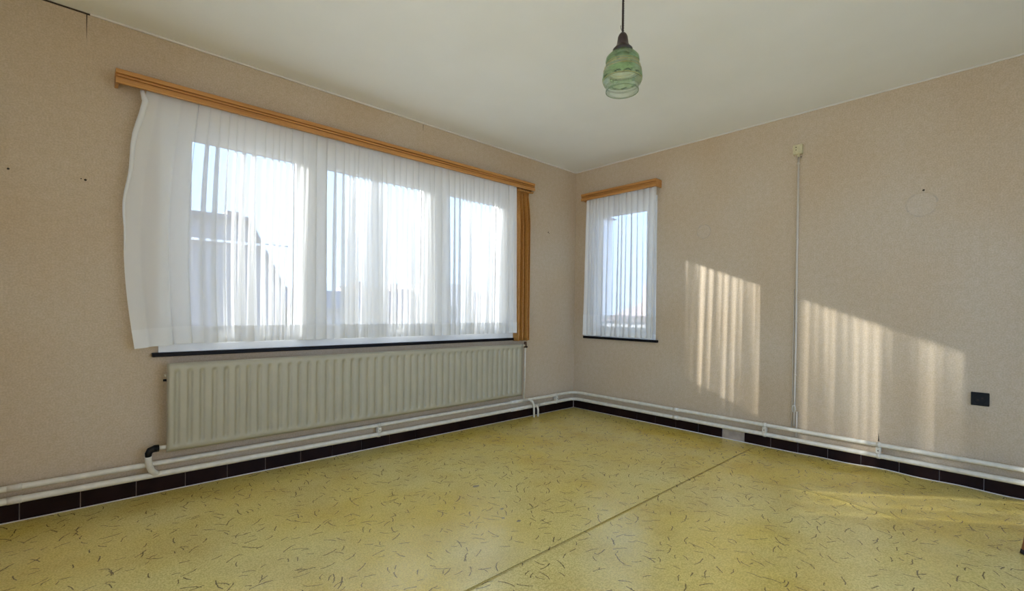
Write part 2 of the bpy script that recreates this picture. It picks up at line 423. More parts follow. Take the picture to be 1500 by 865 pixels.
# open paper joints and drill holes
box(-5.19, -4.16, -0.0025, 0.001, H-0.010, H-0.002).build('paper_gap', 'gap_dark', wall_left)
MB().prism([(-4.1755, 2.69), (-4.1705, 2.69), (-4.1725, 2.56), (-4.1735, 2.56)], 1, -0.0015, 0.001).build('paper_gap', 'gap_dark', wall_left)
MB().prism([(-2.0480, 2.685), (-2.0445, 2.685), (-2.0460, 2.63)], 1, -0.0015, 0.001).build('paper_gap', 'gap_dark', wall_left)
MB().prism([(-2.8125, 0.205), (-2.8045, 0.205), (-2.807, 0.262)], 0, -0.0015, 0.001).build('paper_gap', 'gap_dark', wall_right)
for (x, z, r) in ((-4.46, 1.789, 0.0035), (-4.173, 1.79, 0.004), (-4.19, 1.793, 0.002), (-0.461, 1.96, 0.005), (-0.446, 1.95, 0.003)):
    MB().lathe([(0.0, 0.0005), (r, 0.0003), (r*1.5, -0.0015), (0.0, -0.0012)], (x, -0.0005, z), 10, 1).build('drill_hole', 'gap_dark', wall_left)
MB().lathe([(0.0, 0.0), (0.006, 0.0), (0.007, -0.0012), (0, -0.0012)], (-0.0005, -3.03, 1.955), 10, 0).build('drill_hole', 'gap_dark', wall_right)

# skirting tiles
bl = struct(box(XL, 0, -0.007, 0, 0, 0.100).build('baseboard_left', 'joint_grey'), 'dark tiled skirting under the wide window')
br = struct(box(-0.007, 0, YB, -0.008, 0, 0.100).build('baseboard_right', 'joint_grey'), 'dark tiled skirting along the right wall')
rnd = random.Random(4)
JL = [-4.868, -4.64, -4.411, -4.182, -3.945, -3.71, -3.485, -3.26, -3.03, -2.805, -2.575, -2.335, -2.095, -1.868, -1.64, -1.405, -1.17, -0.94, -0.71, -0.48, -0.25, -0.02]
for i in range(len(JL)-1):
    d = rnd.uniform(0, 0.0012)
    box(JL[i]+0.002, JL[i+1]-0.002, -0.0135-d, -0.004, 0.002, 0.102+rnd.uniform(-.001, .001)).build('tile', 'tile_dark', bl, bevel=0.0012)
JR = [-0.02, -0.225, -0.435, -0.642, -0.847, -1.055, -1.271, -1.492, -1.710, -1.898, -2.105, -2.303, -2.504, -2.709, -2.925, -3.132, -3.339, -3.55, -3.76, -3.97, -4.18, -4.39]
for i in range(len(JR)-1):
    if i == 8: continue                      # one tile is missing
    d = rnd.uniform(0, 0.0012)
    box(-0.0135-d, -0.004, JR[i+1]+0.002, JR[i]-0.002, 0.002, 0.102+rnd.uniform(-.001, .001)).build('tile', 'tile_dark', br, bevel=0.0012)
box(-0.009, -0.003, -1.897, -1.711, 0.002, 0.101).build('bare_plaster', 'plaster_beige', br)['label'] = 'bare beige plaster where a skirting tile is missing'
MB().tube([(XL, -0.0165, 0.003), (-0.02, -0.0165, 0.003)], 0.0035, 6).build('sealant_bead', 'paper_flap', bl)
MB().tube([(-0.0165, -0.02, 0.003), (-0.0165, -2.0, 0.004)], 0.0035, 6).build('sealant_bead', 'paper_flap', br)
MB().tube([(-0.0165, y, 0.004+lino_z(-0.0165, y)) for y in lines(YB, -2.0, 0.03)], 0.0035, 6).build('sealant_bead', 'paper_flap', br)

# ------------------------------------------------------------------ windows
def window(name, label, axis, a0, a1, z0, z1, panes, sgn=1, base=0.0):
    """axis 0: wall along x, inside at smaller y; axis 1: wall along y, inside at smaller x"""
    def B(u0, u1, d0, d1, zz0, zz1, o=None):
        o = o or MB()
        d0, d1 = sorted((base+sgn*d0, base+sgn*d1))
        return o.box(u0, u1, d0, d1, zz0, zz1) if axis == 0 else o.box(d0, d1, u0, u1, zz0, zz1)
    loc = ((a0+a1)/2, base, z0) if axis == 0 else (base, (a0+a1)/2, z0)
    root = struct(empty(name, loc), label)
    B(a0, a1, -0.018, 0.07, z0, z0+0.052).build('frame_bar', 'pvc_white', root, bevel=0.004)
    B(a0, a1, 0.0, 0.07, z1-0.06, z1).build('frame_bar', 'pvc_white', root, bevel=0.004)
    B(a0, a0+0.05, -0.004, 0.07, z0+0.052, z1-0.06).build('frame_bar', 'pvc_white', root, bevel=0.004)
    B(a1-0.05, a1, -0.004, 0.07, z0+0.052, z1-0.06).build('frame_bar', 'pvc_white', root, bevel=0.004)
    for i in range(len(panes)-1):
        mid_ = (panes[i][1]+panes[i+1][0])/2
        B(mid_-0.03, mid_+0.03, 0.0, 0.07, z0+0.052, z1-0.06).build('mullion', 'pvc_white', root, bevel=0.004)
    for i, (p0, p1) in enumerate(panes):
        s0 = a0+0.051 if i == 0 else (panes[i-1][1]+p0)/2+0.031
        s1 = a1-0.051 if i == len(panes)-1 else (p1+panes[i+1][0])/2-0.031
        zb, zt, gb, gt = z0+0.054, z1-0.062, z0+0.11, z1-0.13
        o = MB()
        B(s0, p0, 0.006, 0.064, zb, zt, o); B(p1, s1, 0.006, 0.064, zb, zt, o)
        B(p0, p1, 0.006, 0.064, zb, gb, o); B(p0, p1, 0.006, 0.064, gt, zt, o)
        sash = o.build('sash', 'pvc_white', root, bevel=0.003)
        B(p0-0.004, p1+0.004, 0.048, 0.052, gb-0.004, gt+0.004).build('pane', 'pane_glass', sash)
        g = MB()
        for (q0, q1, h0, h1) in ((p0, p0+0.004, gb, gt), (p1-0.004, p1, gb, gt), (p0, p1, gb, gb+0.004), (p0, p1, gt-0.004, gt)):
            B(q0, q1, 0.040, 0.049, h0, h1, g)
        g.build('gasket', 'valve_black', sash)
    B(a0-0.03, a1+0.005, -0.034, 0.012, z0-0.024, z0).build('sill', 'sill_black', root, bevel=0.004)
    B(a0, a1, 0.07, TH+0.05, z0-0.03, z0).build('outer_sill', 'sill_black', root, bevel=0.004)
    return root
window('window_1', 'wide white three-pane window behind the long net curtain', 0, *W1, [(-3.688, -3.075), (-2.857, -2.028), (-1.779, -1.176)])
window('window_2', 'narrow white window in the right wall', 1, *W2, [(-0.92, -0.275)])
window('window_3_fill', 'added glazed doors for fill light behind the camera', 0, *W3_FILL, [(-2.85, -1.7), (-1.55, -0.4)], -1, YB)
window('window_4_fill', 'added glazed doors for fill light beyond the left edge', 1, *W4_FILL, [(-4.2, -3.3), (-3.15, -2.2), (-2.05, -1.1)], -1, XL)

# ------------------------------------------------------------------ pelmets
def pelmet(label, axis, a0, a1, mat):
    D, zb, zt = 0.11, 2.328, 2.405
    def conv(poly):  # (depth, z) profile -> plane coordinates
        return [(-d, z) for d, z in poly]
    loc = ((a0+a1)/2, -D/2, zb) if axis == 0 else (-D/2, (a0+a1)/2, zb)
    root = tag(empty('curtain_pelmet', loc), label, 'pelmet')
    # front board with a central groove pair and an ogee lip
    prof = [(D-0.018, zb), (D, zb), (D+0.003, zb+0.006), (D+0.003, zb+0.026), (D-0.010, zb+0.0275), (D-0.010, zb+0.034), (D+0.000, zb+0.0355),
            (D+0.000, zb+0.043), (D-0.010, zb+0.0445), (D-0.010, zb+0.050), (D+0.002, zb+0.052), (D+0.002, zt-0.004), (D-0.002, zt), (D-0.018, zt)]
    MB().prism(conv(prof), axis, a0+0.001, a1-0.001).build('front_board', mat, root)
    tb = [(0.001, zt-0.016), (D-0.0185, zt-0.016), (D-0.0185, zt-0.001), (0.001, zt-0.001)]
    MB().prism(conv(tb), axis, a0+0.018, a1-0.018).build('top_board', mat, root)
    for q0, q1 in ((a0, a0+0.016), (a1-0.016, a1)):
        e = [(0.001, zb+0.002), (D-0.0185, zb+0.002), (D-0.0185, zt-0.001), (0.001, zt-0.001)]
        MB().prism(conv(e), axis, q0, q1).build('end_cap', mat, root, bevel=0.002)
    for d in (0.045, 0.075):
        rl = [(d-0.008, zb+0.042), (d+0.008, zb+0.042), (d+0.008, zt-0.0165), (d-0.008, zt-0.0165)]
        MB().prism(conv(rl), axis, a0+0.02, a1-0.02).build('curtain_rail', 'rail_white', root)
    return root
pelmet('long grooved orange pine pelmet above the wide window', 0, -4.056, -0.785, 'pine_x')
pelmet('short orange pine pelmet above the narrow window by the corner', 1, -1.085, -0.165, 'pine_y')

# ------------------------------------------------------------------ net curtains
def net_curtain(label, axis, npl, seed, edge0, edge1, ztop, zbot, ybase, hem, ampl, per=12, rows=44):
    rnd = random.Random(seed)
    wid = [rnd.uniform(0.55, 1.5) for _ in range(npl)]
    if axis == 0: wid[:3] = [2.3, 1.9, 1.5]          # the loose end hangs flatter
    tot = sum(wid); cum = [0]
    for q in wid: cum.append(cum[-1]+q/tot)
    amp = [rnd.uniform(0.5, 1.25) for _ in range(npl+1)]
    if axis == 0: amp[:4] = [0.35, 0.4, 0.5, 0.7]
    ph = [(rnd.uniform(-1, 1), rnd.uniform(0, 6.28), rnd.uniform(1.5, 4)) for _ in range(npl+1)]
    L = abs(edge1(0.5)-edge0(0.5)); pit = L/npl
    def pos(k, i, v, dy=0.0):
        f = i/per; s = cum[k]+(cum[k+1]-cum[k])*f
        am = amp[k]*(1-f)+amp[k+1]*f
        p_ = [ph[k][j]*(1-f)+ph[k+1][j]*f for j in range(3)]
        drift = 0.35*p_[0]*v*math.sin(p_[1]+p_[2]*v)
        th = 2*PI*f
        A = pit*ampl*am*(0.20+0.20*v**0.6)
        s_ = s + pit/L*0.35*drift*math.sin(PI*s)*0.9
        u = edge0(0)+(edge1(v)-edge0(0))*s_ + (edge0(v)-edge0(0))*max(0, 1-s_)**9 + A*math.sin(th)
        d = ybase - (0.010+0.020*v**0.7)*am*math.cos(th) + dy - 0.006*math.sin(s*9+v*2)
        z = ztop+(zbot(s)-ztop)*v
        return (u, d, z) if axis == 0 else (d, u, z)
    def vgrid(v0, v1, nr, dy=0.0):
        P = []
        for r in range(nr+1):
            v = v0+(v1-v0)*r/nr
            row = [pos(k, i, v, dy) for k in range(npl) for i in range(per)] + [pos(npl-1, per, v, dy)]
            P.append(row)
        return P
    c0 = pos(npl//2, 0, 0.5)
    root = tag(empty('net_curtain', (c0[0], c0[1], zbot(0.5))), label, 'curtain')
    MB().grid(vgrid(0, 1, rows)).build('voile_cloth', 'voile', root, fix=False)
    h = hem/(ztop-zbot(0.5))
    MB().grid(vgrid(1-h, 0.999, 8, -0.003)).build('hem', 'voile_hem', root, fix=False)
    return root, pos
def e0(v):   # loose left edge that bellies outwards
    return -3.915 - 0.08*math.sin(PI*min(1, v*0.95))**1.0 - 0.035*v
def e1(v): return -1.008 + 0.010*v
nc1, pos1 = net_curtain('long white net curtain hanging in folds across the wide window', 0, 54, 11, e0, e1, 2.352,
            lambda s: 0.884 - 0.022*max(0, 1-s*14), -0.058, 0.105, 1.75)
# twisted selvedge at the loose left edge
pth = [pos1(0, 0, 0.008+0.62*i/14) for i in range(15)]
pth = [(p[0]+0.006*math.sin(i*1.1)-(0.022 if i == 0 else 0), p[1]-0.008-0.004*math.cos(i*1.7), p[2]-(0.012 if i == 0 else 0)) for i, p in enumerate(pth)]
MB().tube(pth, [0.010]+[0.016-0.0010*i for i in range(14)], 10).build('twisted_selvedge', 'voile_hem', nc1)
nc2, pos2 = net_curtain('short white net curtain covering the narrow window', 1, 15, 5, lambda v: -1.068+0.014*v, lambda v: -0.215+0.02*v, 2.352,
            lambda s: 0.845, -0.055, 0.225, 1.0)

# golden drape
def drape():
    x0, x1, zt, zb = -0.986, -0.772, 2.345, 0.800
    root = tag(empty('drape', ((x0+x1)/2, -0.07, zb)), 'gathered golden brown curtain hanging at the right end of the wide window', 'curtain')
    P = []; nf = 4; n = 200; rows = 40
    for r in range(rows+1):
        v = r/rows; row = []
        for i in range(n+1):
            s = i/n; th = 2*PI*nf*s + 0.7*math.sin(2*PI*s*1.4+1) + 0.4*math.sin(3*v+s*5)
            pinch = 1 - 0.10*math.exp(-((v-0.03)/0.05)**2)
            A = 0.007+0.009*math.sin(PI*min(1, v+0.15))
            cx = (x0+x1)/2; x = cx + (x0+(x1-x0)*s-cx)*(0.93+0.10*v)*pinch + 0.35*A*math.sin(th+0.6)
            hd = 0.5-0.5*math.cos(th); y = -0.016 - (0.040+0.038*sstep(0, 0.25, v))*hd*(0.85+0.15*math.sin(s*11+1))
            if v < 0.05: y += 0.006*math.sin(2*PI*16*s)
            z = zt + (zb-zt)*v + (0.014*sstep(0.72, 1, s))*v
            row.append((x, y, z))
        P.append(row)
    MB().grid(P).build('cloth', 'gold_cloth', root, solid=0.003, fix=False)
    tp = []
    for i in range(61):
        s = i/60; tp.append((x0+0.006+(x1-x0-0.012)*s, -0.066+0.010*math.sin(s*50), 2.318+0.003*math.sin(s*90)))
    MB().tube(tp, 0.009, 8).build('heading_tape', 'gold_cloth', root)
drape()

# ------------------------------------------------------------------ radiator
def radiator():
    x0, x1, z0, z1, yf = -3.815, -0.925, 0.253, 0.772, -0.112
    root = tag(empty('radiator', ((x0+x1)/2, -0.08, z0)), 'long cream fluted panel radiator below the wide window', 'radiator')
    pit = 0.0625; ng = 45; g0 = -3.767
    xs = [x0+0.0015]
    for k in range(ng):
        c_ = g0+k*(-1.0+3.767)/(ng-1)
        xs += [c_+q for q in (-0.020, -0.015, -0.010, -0.006, 0.0, 0.006, 0.010, 0.015, 0.020)]
    xs += [x1-0.03, x1-0.0015]; xs = sorted(xs); xs[1:1] = [x0+0.015, x0+0.025]
    zs = [z0+0.0015, z0+0.02, z0+0.035, z0+0.045, z0+0.055, z0+0.07]+lines(z0+0.1, z1-0.1, 0.05)+[z1-0.07, z1-0.058, z1-0.048, z1-0.038, z1-0.025, z1-0.0015]
    def dep(x, z):
        k = round((x-g0)/((-1.0+3.767)/(ng-1))); k = max(0, min(ng-1, k)); c_ = g0+k*(-1.0+3.767)/(ng-1)
        g = 1-sstep(0.004, 0.018, abs(x-c_))
        h = sstep(z0+0.03, z0+0.055, z)*(1-sstep(z1-0.055, z1-0.036, z))
        e = min(x-x0, x1-x, z-z0, z1-z)
        return yf + 0.013*g*h + 0.010*(1-sstep(0, 0.012, e))
    m_ = MB().grid([[(x, dep(x, z), z) for x in xs] for z in zs])
    p = m_.build('front_panel', 'radiator_paint', root, solid=0.002)
    o = MB()
    o.box(x0, x1, yf+0.010, yf+0.020, z0, z0+0.012).box(x0, x1, yf+0.010, yf+0.020, z1-0.012, z1)
    o.box(x0, x0+0.010, yf+0.010, yf+0.020, z0+0.012, z1-0.012).box(x1-0.010, x1, yf+0.010, yf+0.020, z0+0.012, z1-0.012)
    o.build('rim', 'radiator_paint', root, bevel=0.003)
    box(x0+0.01, x1-0.01, -0.060, -0.046, z0+0.005, z1-0.005).build('rear_panel', 'radiator_paint', root, bevel=0.005)
    for xx in (x0+0.03, x1-0.05):
        box(xx, xx+0.02, -0.092, -0.060, z0+0.01, z0+0.04).build('spacer', 'radiator_paint', root)
        box(xx, xx+0.02, -0.092, -0.060, z1-0.04, z1-0.01).build('spacer', 'radiator_paint', root)
    for xx in (x0+0.35, (x0+x1)/2, x1-0.35):
        box(xx, xx+0.03, -0.046, -0.001, z0+0.05, z1-0.08).build('wall_bracket', 'radiator_paint', root)
    # bleed valve, left side high
    MB().lathe([(0, 0.0), (0.010, 0.0), (0.010, 0.010), (0, 0.010)], (x0-0.011, -0.085, 0.70), 12, 0).build('bleed_plug', 'radiator_paint', root)
    MB().lathe([(0, 0.0), (0.007, 0.0), (0.007, 0.016), (0, 0.016)], (x0-0.016, -0.075, 0.672), 12, 0).build('bleed_screw', 'valve_black', root)
    # return valve, left bottom
    vl = MB().tube([(-3.848, -0.08, 0.281), (-3.87, -0.08, 0.280), (-3.888, -0.08, 0.274), (-3.896, -0.08, 0.258), (-3.897, -0.08, 0.238)], [0.017, 0.0185, 0.019, 0.0175, 0.015], 14).build('return_valve', 'valve_black', root)
    MB().lathe([(0.0, -0.012), (0.021, -0.012), (0.021, 0.012), (0.0, 0.012)], (-3.860, -0.08, 0.281), 6, 0).build('union_nut', 'valve_black', vl)
    MB().tube([(-3.849, -0.08, 0.281), (-3.80, -0.08, 0.281)], 0.012, 12).build('tail_pipe', 'pipe_paint', root)
    MB().tube([(-3.897, -0.08, 0.240), (-3.896, -0.078, 0.215), (-3.890, -0.074, 0.180), (-3.880, -0.066, 0.152), (-3.864, -0.055, 0.132), (-3.845, -0.047, 0.122)], [0.0165]*5+[0.0145], 12).build('return_pipe', 'pipe_paint', root)
    # feed valve, right top, with riser
    vr = MB().tube([(-0.855, -0.066, 0.728), (-0.853, -0.066, 0.765), (-0.853, -0.066, 0.790)], [0.013, 0.016, 0.013], 12).build('feed_valve', 'brass_dark', root)
    MB().tube([(-0.853, -0.068, 0.738), (-0.835, -0.075, 0.735)], 0.010, 10).build('valve_spindle', 'valve_black', vr)
    MB().tube([(-0.93, -0.066, 0.752), (-0.86, -0.066, 0.752)], 0.011, 10).build('tail_pipe', 'pipe_paint', root)
    MB().tube([(-0.855, -0.066, 0.735), (-0.855, -0.064, 0.45), (-0.852, -0.052, 0.205)], 0.0095, 12).build('feed_pipe', 'pipe_paint', root)
    return root
radiator()

# ------------------------------------------------------------------ heating pipes along both walls
def pipe_run(name, label, z0, z1, z2, r, d):
    rb = 0.085
    path = [(XL+0.002, -d, z0), (-4.6, -d, z0), (-3.5, -d, z0+(z1-z0)*0.4), (-2.2, -d, z1), (-0.9, -d, z1)]
    path += [(-rb-d-0.06, -d, z1)]+arc((-rb-d, -rb-d, z1), rb, PI/2, 0, 8, 'xy')+[(-d, -rb-d-0.06, z1)]
    path += [(-d, -1.2, z1), (-d, -2.2, (z1+z2)/2), (-d, -3.4, z2), (-d, YB+0.002, z2)]
    root = tag(empty(name, (-0.2, -0.2, z1)), label, 'pipe')
    MB().tube(path, r, 14).build('tube', 'pipe_paint', root)
    return root
up_p = pipe_run('heating_pipe', 'upper of the two cream heating pipes running round both walls', 0.184, 0.187, 0.190, 0.0155, 0.046)
lo_p = pipe_run('heating_pipe', 'lower of the two cream heating pipes, just above the dark skirting', 0.122, 0.112, 0.112, 0.0175, 0.046)
# couplings
for root, z, r in ((up_p, 0.184, 0.0155), (lo_p, 0.122, 0.0175)):
    for (a0, a1) in ((-4.452, -4.40),):
        MB().tube([(a0, -0.046, z), (a1, -0.046, z)], r+0.0022, 14).build('coupling', 'pipe_paint_worn', root)
for root, z, r in ((up_p, 0.187, 0.0155), (lo_p, 0.112, 0.0175)):
    MB().tube([(-0.046, -1.262, z), (-0.046, -1.315, z)], r+0.0028, 14).build('coupling', 'pipe_paint', root)
MB().tube([(-1.03, -0.046, 0.187), (-0.80, -0.046, 0.187)], 0.0178, 14).build('coupling', 'pipe_paint', up_p)
MB().tube([(-1.03, -0.046, 0.112), (-0.62, -0.046, 0.112)], 0.0198, 14).build('coupling', 'pipe_paint', lo_p)
# drops into the floor
MB().tube([(-0.755, -0.05, 0.180), (-0.737, -0.066, 0.160), (-0.728, -0.074, 0.130), (-0.724, -0.075, 0.09), (-0.722, -0.075, 0.001)], 0.0105, 12).build('floor_drop', 'pipe_paint', up_p)
MB().tube([(-0.672, -0.05, 0.112), (-0.668, -0.070, 0.100), (-0.664, -0.076, 0.07), (-0.664, -0.076, 0.001)], 0.0105, 12).build('floor_drop', 'pipe_paint', lo_p)
# double clips that hold both pipes
def clip(axis, a, z0, z1, label):
    loc = (a, -0.03, (z0+z1)/2) if axis == 0 else (-0.03, a, (z0+z1)/2)
    root = tag(empty('pipe_clip', loc), label, 'pipe clip', 'double pipe clips')
    def B(u0, u1, d0, d1, q0, q1): return box(u0, u1, -d1, -d0, q0, q1) if axis == 0 else box(-d1, -d0, u0, u1, q0, q1)
    B(a-0.014, a+0.014, 0.024, 0.066, z0+0.0185, z1-0.0165).build('clip_body', 'pipe_paint', root, bevel=0.003)
    for z, r in ((z0, 0.0176), (z1, 0.0156)):
        p0, p1 = ((a-0.010, -0.046, z), (a+0.010, -0.046, z)) if axis == 0 else ((-0.046, a-0.010, z), (-0.046, a+0.010, z))
        MB().tube([p0, p1], r+0.0028, 14).build('clip_ring', 'pipe_paint', root)
    sp_ = (a, -0.0665, (z0+z1)/2) if axis == 0 else (-0.0665, a, (z0+z1)/2)
    MB().lathe([(0, -0.002), (0.004, -0.001), (0.004, 0.002), (0, 0.002)], sp_, 10, 1 if axis == 0 else 0).build('screw', 'brass_dark', root)
    stem = ((a, -0.024, (z0+z1)/2), (a, -0.001, (z0+z1)/2)) if axis == 0 else ((-0.024, a, (z0+z1)/2), (-0.001, a, (z0+z1)/2))
    MB().tube(stem, 0.006, 8).build('wall_stud', 'pipe_paint', root)
clip(0, -2.45, 0.112, 0.187, 'cream double pipe clip under the middle of the radiator')
clip(0, -0.351, 0.112, 0.187, 'cream double pipe clip next to the room corner')
clip(1, -2.07, 0.112, 0.1885, 'cream double pipe clip left of the thin vertical conduit')
clip(1, -2.816, 0.112, 0.189, 'cream double pipe clip below the torn wallpaper joint')

# ------------------------------------------------------------------ conduit, junction box, socket
root = tag(empty('conduit', (-0.01, -2.276, 0.18)), 'thin cream vertical conduit on the right wall below the junction box', 'conduit')
MB().tube([(-0.009, -2.279, 2.352), (-0.009, -2.276, 1.6), (-0.009, -2.277, 0.9), (-0.009, -2.274, 0.46), (-0.010, -2.272, 0.215)], 0.0075, 10).build('tube', 'conduit_cream', root)
MB().tube([(-0.006, -2.262, 1.3), (-0.006, -2.258, 0.9), (-0.006, -2.258, 0.45), (-0.006, -2.252, 0.20)], 0.0035, 8).build('wire', 'conduit_cream', root)
MB().tube([(-0.008, -2.291, 0.33), (-0.010, -2.290, 0.13)], 0.0065, 8).build('tube_end', 'conduit_cream', root)
pp = [(-0.016-0.006*math.sin(q*PI/8), -2.272-0.012*math.cos(q*2*PI/16), 0.35+0.028*math.sin(q*2*PI/16)-0.3*(-0.012*math.cos(q*2*PI/16))) for q in range(17)]
MB().tube(pp, 0.004, 8).build('wire_loop', 'paper_flap', root)
for zz in (2.30, 1.70, 1.05, 0.62):
    MB().tube([(-0.009, -2.2765, zz-0.006), (-0.009, -2.2765, zz+0.006)], 0.0095, 10).build('saddle', 'conduit_cream', root)
root = tag(empty('junction_box', (-0.02, -2.278, 2.405)), 'small cream junction box at the top of the conduit', 'box')
box(-0.034, -0.001, -2.310, -2.246, 2.372, 2.442).build('housing', 'box_cream', root, bevel=0.003)
box(-0.040, -0.033, -2.312, -2.244, 2.382, 2.444).build('lid', 'box_cream', root, bevel=0.002)
for dy_, dz_ in ((-0.010, 0.010), (-0.010, -0.010)):
    MB().lathe([(0, -0.0415), (0.004, -0.0415), (0.004, -0.039), (0, -0.039)], (0, -2.278-dy_, 2.413+dz_), 8, 0).build('screw', 'brass_dark', root)
MB().tube([(-0.012, -2.279, 2.375), (-0.012, -2.279, 2.350)], 0.0105, 10).build('gland', 'box_cream', root)
MB().tube([(-0.002, -2.292, 2.352), (-0.006, -2.296, 2.350)], 0.004, 6).build('nail', 'gap_dark', root)

root = tag(empty('wall_socket', (-0.01, -3.316, 0.581)), 'square black wall socket near the right edge', 'socket')
cy_, cz_ = -3.316, 0.581
box(-0.010, -0.0005, cy_-0.042, cy_+0.042, cz_-0.042, cz_+0.042).build('cover_plate', 'socket_black', root, bevel=0.004)
MB().lathe([(0.0295, -0.006), (0.0295, -0.0135), (0.0265, -0.0135), (0.0255, -0.0045), (0.0, -0.0045)], (0, cy_, cz_), 32, 0).build('insert_ring', 'socket_black', root)
box(-0.0115, -0.0095, cy_-0.010, cy_+0.010, cz_-0.0015, cz_+0.0015).build('earth_bar', 'socket_black', root)
for s_ in (-1, 1):
    MB().lathe([(0.0030, -0.0105), (0.0042, -0.0112), (0.0042, -0.0098), (0.0, -0.0098)], (0, cy_+s_*0.0095, cz_-0.006*s_), 10, 0).build('contact_hole', 'brass_dark', root)

# ------------------------------------------------------------------ pendant lamp
def pendant():
    cx, cy = -2.25, -2.14
    root = tag(empty('pendant_lamp', (cx, cy, 2.18)), 'pendant lamp with banded green glass shade on a dark twisted cord', 'lamp')
    for s_ in (0, PI):
        pt = []
        for i in range(121):
            z = H-0.001-(H-2.468)*i/120; a = s_+z*2*PI/0.024
            pt.append((cx+0.0032*math.cos(a), cy+0.0032*math.sin(a), z))
        MB().tube(pt, 0.0032, 6).build('cord_strand', 'cord_brown', root)
    MB().tube([(cx-0.003, cy, 2.472), (cx-0.011, cy+0.004, 2.488), (cx-0.013, cy+0.004, 2.502)], 0.0012, 5).build('loose_thread', 'cord_brown', root)
    MB().lathe([(0.0, -0.002), (0.045, -0.002), (0.040, -0.022), (0.012, -0.034), (0.0, -0.034)], (cx, cy, H+0.001), 24).build('ceiling_rose', 'bakelite', root)
    MB().lathe([(0.006, 2.472), (0.012, 2.468), (0.018, 2.461), (0.0235, 2.449), (0.0255, 2.433), (0.028, 2.415), (0.034, 2.403), (0.043, 2.393), (0.048, 2.388), (0.048, 2.380), (0.030, 2.372), (0.0, 2.372)], (cx, cy, 0), 28).build('lamp_holder', 'bakelite', root)
    MB().lathe([(0.0, 2.373), (0.026, 2.373), (0.026, 2.345), (0.022, 2.340), (0.0, 2.340)], (cx, cy, 0), 20).build('bulb_cap', 'lamp_metal', root)
    out_ = [(0.034, 2.3760), (0.054, 2.372), (0.070, 2.357), (0.079, 2.346), (0.0815, 2.330), (0.078, 2.318), (0.0785, 2.312), (0.086, 2.300), (0.091, 2.283), (0.0945, 2.262), (0.0955, 2.248), (0.094, 2.234), (0.090, 2.222), (0.082, 2.214), (0.0785, 2.210), (0.079, 2.196), (0.0795, 2.184)]
    segs = ((0, 5, 'glass_green_deep', 'shade_shoulder'), (5, 8, 'glass_green', 'shade_neck'), (8, 11, 'glass_green_deep', 'shade_belt'), (11, 14, 'glass_clear', 'shade_belly'), (14, 16, 'glass_clear', 'shade_rim'))
    shade = None
    for a0, a1, mt, nm in segs:
        o = out_[a0:a1+1]; inn = [(r-0.0035, z) for r, z in reversed(o)]
        MB().lathe(o+inn, (cx, cy, 0), 40, 2, True).build(nm, mt, root)
    for z, r in ((2.317, 0.0788), (2.302, 0.0865), (2.2835, 0.0918), (2.236, 0.0950)):
        MB().lathe([(r, z-0.0008), (r+0.0006, z), (r, z+0.0008)], (cx, cy, 0), 40, 2, True).build('gilt_line', 'gilt', root)
    MB().lathe([(0.0792, 2.1845), (0.0792, 2.1825), (0.0760, 2.1825), (0.0760, 2.1845)], (cx, cy, 0), 40, 2, True).build('rim_edge', 'glass_green_deep', root)
    rnd = random.Random(8)
    for k in range(11):                      # printed leaf sprays on the belly band
        a = 2*PI*k/11+rnd.uniform(-.1, .1); g = MB()
        for j in range(3):
            da = a+0.10*(j-1); zc = 2.2435+rnd.uniform(-.004, .004); tl = rnd.uniform(-.6, .6)
            pts = []
            for q in range(6):
                an = q*PI/3; uu, vv = 0.0075*math.cos(an), 0.0028*math.sin(an)
                uu, vv = uu*math.cos(tl)-vv*math.sin(tl), uu*math.sin(tl)+vv*math.cos(tl)
                aa = da+uu/0.0955; rr = 0.0962
                pts.append((cx+rr*math.cos(aa), cy+rr*math.sin(aa), zc+vv))
            g.add(pts, [tuple(range(6))])
        g.build('leaf_motif', 'leaf_print', root, solid=0.0004)
pendant()

# ------------------------------------------------------------------ stool at the right edge (one leg shows)
def stool():
    A = Vector((-0.968, -3.499, 0)); s = 0.32; ca, sa = math.cos(-0.26), math.sin(-0.26)
    def rot(x, y): return (x*ca-y*sa, x*sa+y*ca)
    c = A+Vector((*rot(s/2, -s/2), 0))
    root = tag(empty('stool', (c.x, c.y, 0.0)), 'brown wooden stool whose splayed leg shows at the right edge', 'stool')
    ins = 0.055
    zs_ = 0.005
    for dx in (-1, 1):
        for dy in (-1, 1):
            q0 = rot(dx*s/2, dy*s/2); q1 = rot(dx*(s/2-ins), dy*(s/2-ins)); f = (c.x+q0[0], c.y+q0[1], zs_); tp = (c.x+q1[0], c.y+q1[1], 0.425)
            f2 = [f[i]+(tp[i]-f[i])*0.045 for i in range(3)]
            lg = MB().tube([f2, tp], [0.011, 0.018], 12).build('leg', 'stool_wood', root)
            MB().tube([f, f2], [0.0125, 0.0125], 12).build('rubber_foot', 'rubber_black', lg)
    q = s/2-ins+0.03
    MB().prism([(c.x+rot(i*q, j*q)[0], c.y+rot(i*q, j*q)[1]) for i, j in ((-1,-1),(1,-1),(1,1),(-1,1))], 2, 0.42, 0.45).build('seat', 'stool_wood', root, bevel=0.008)
stool()

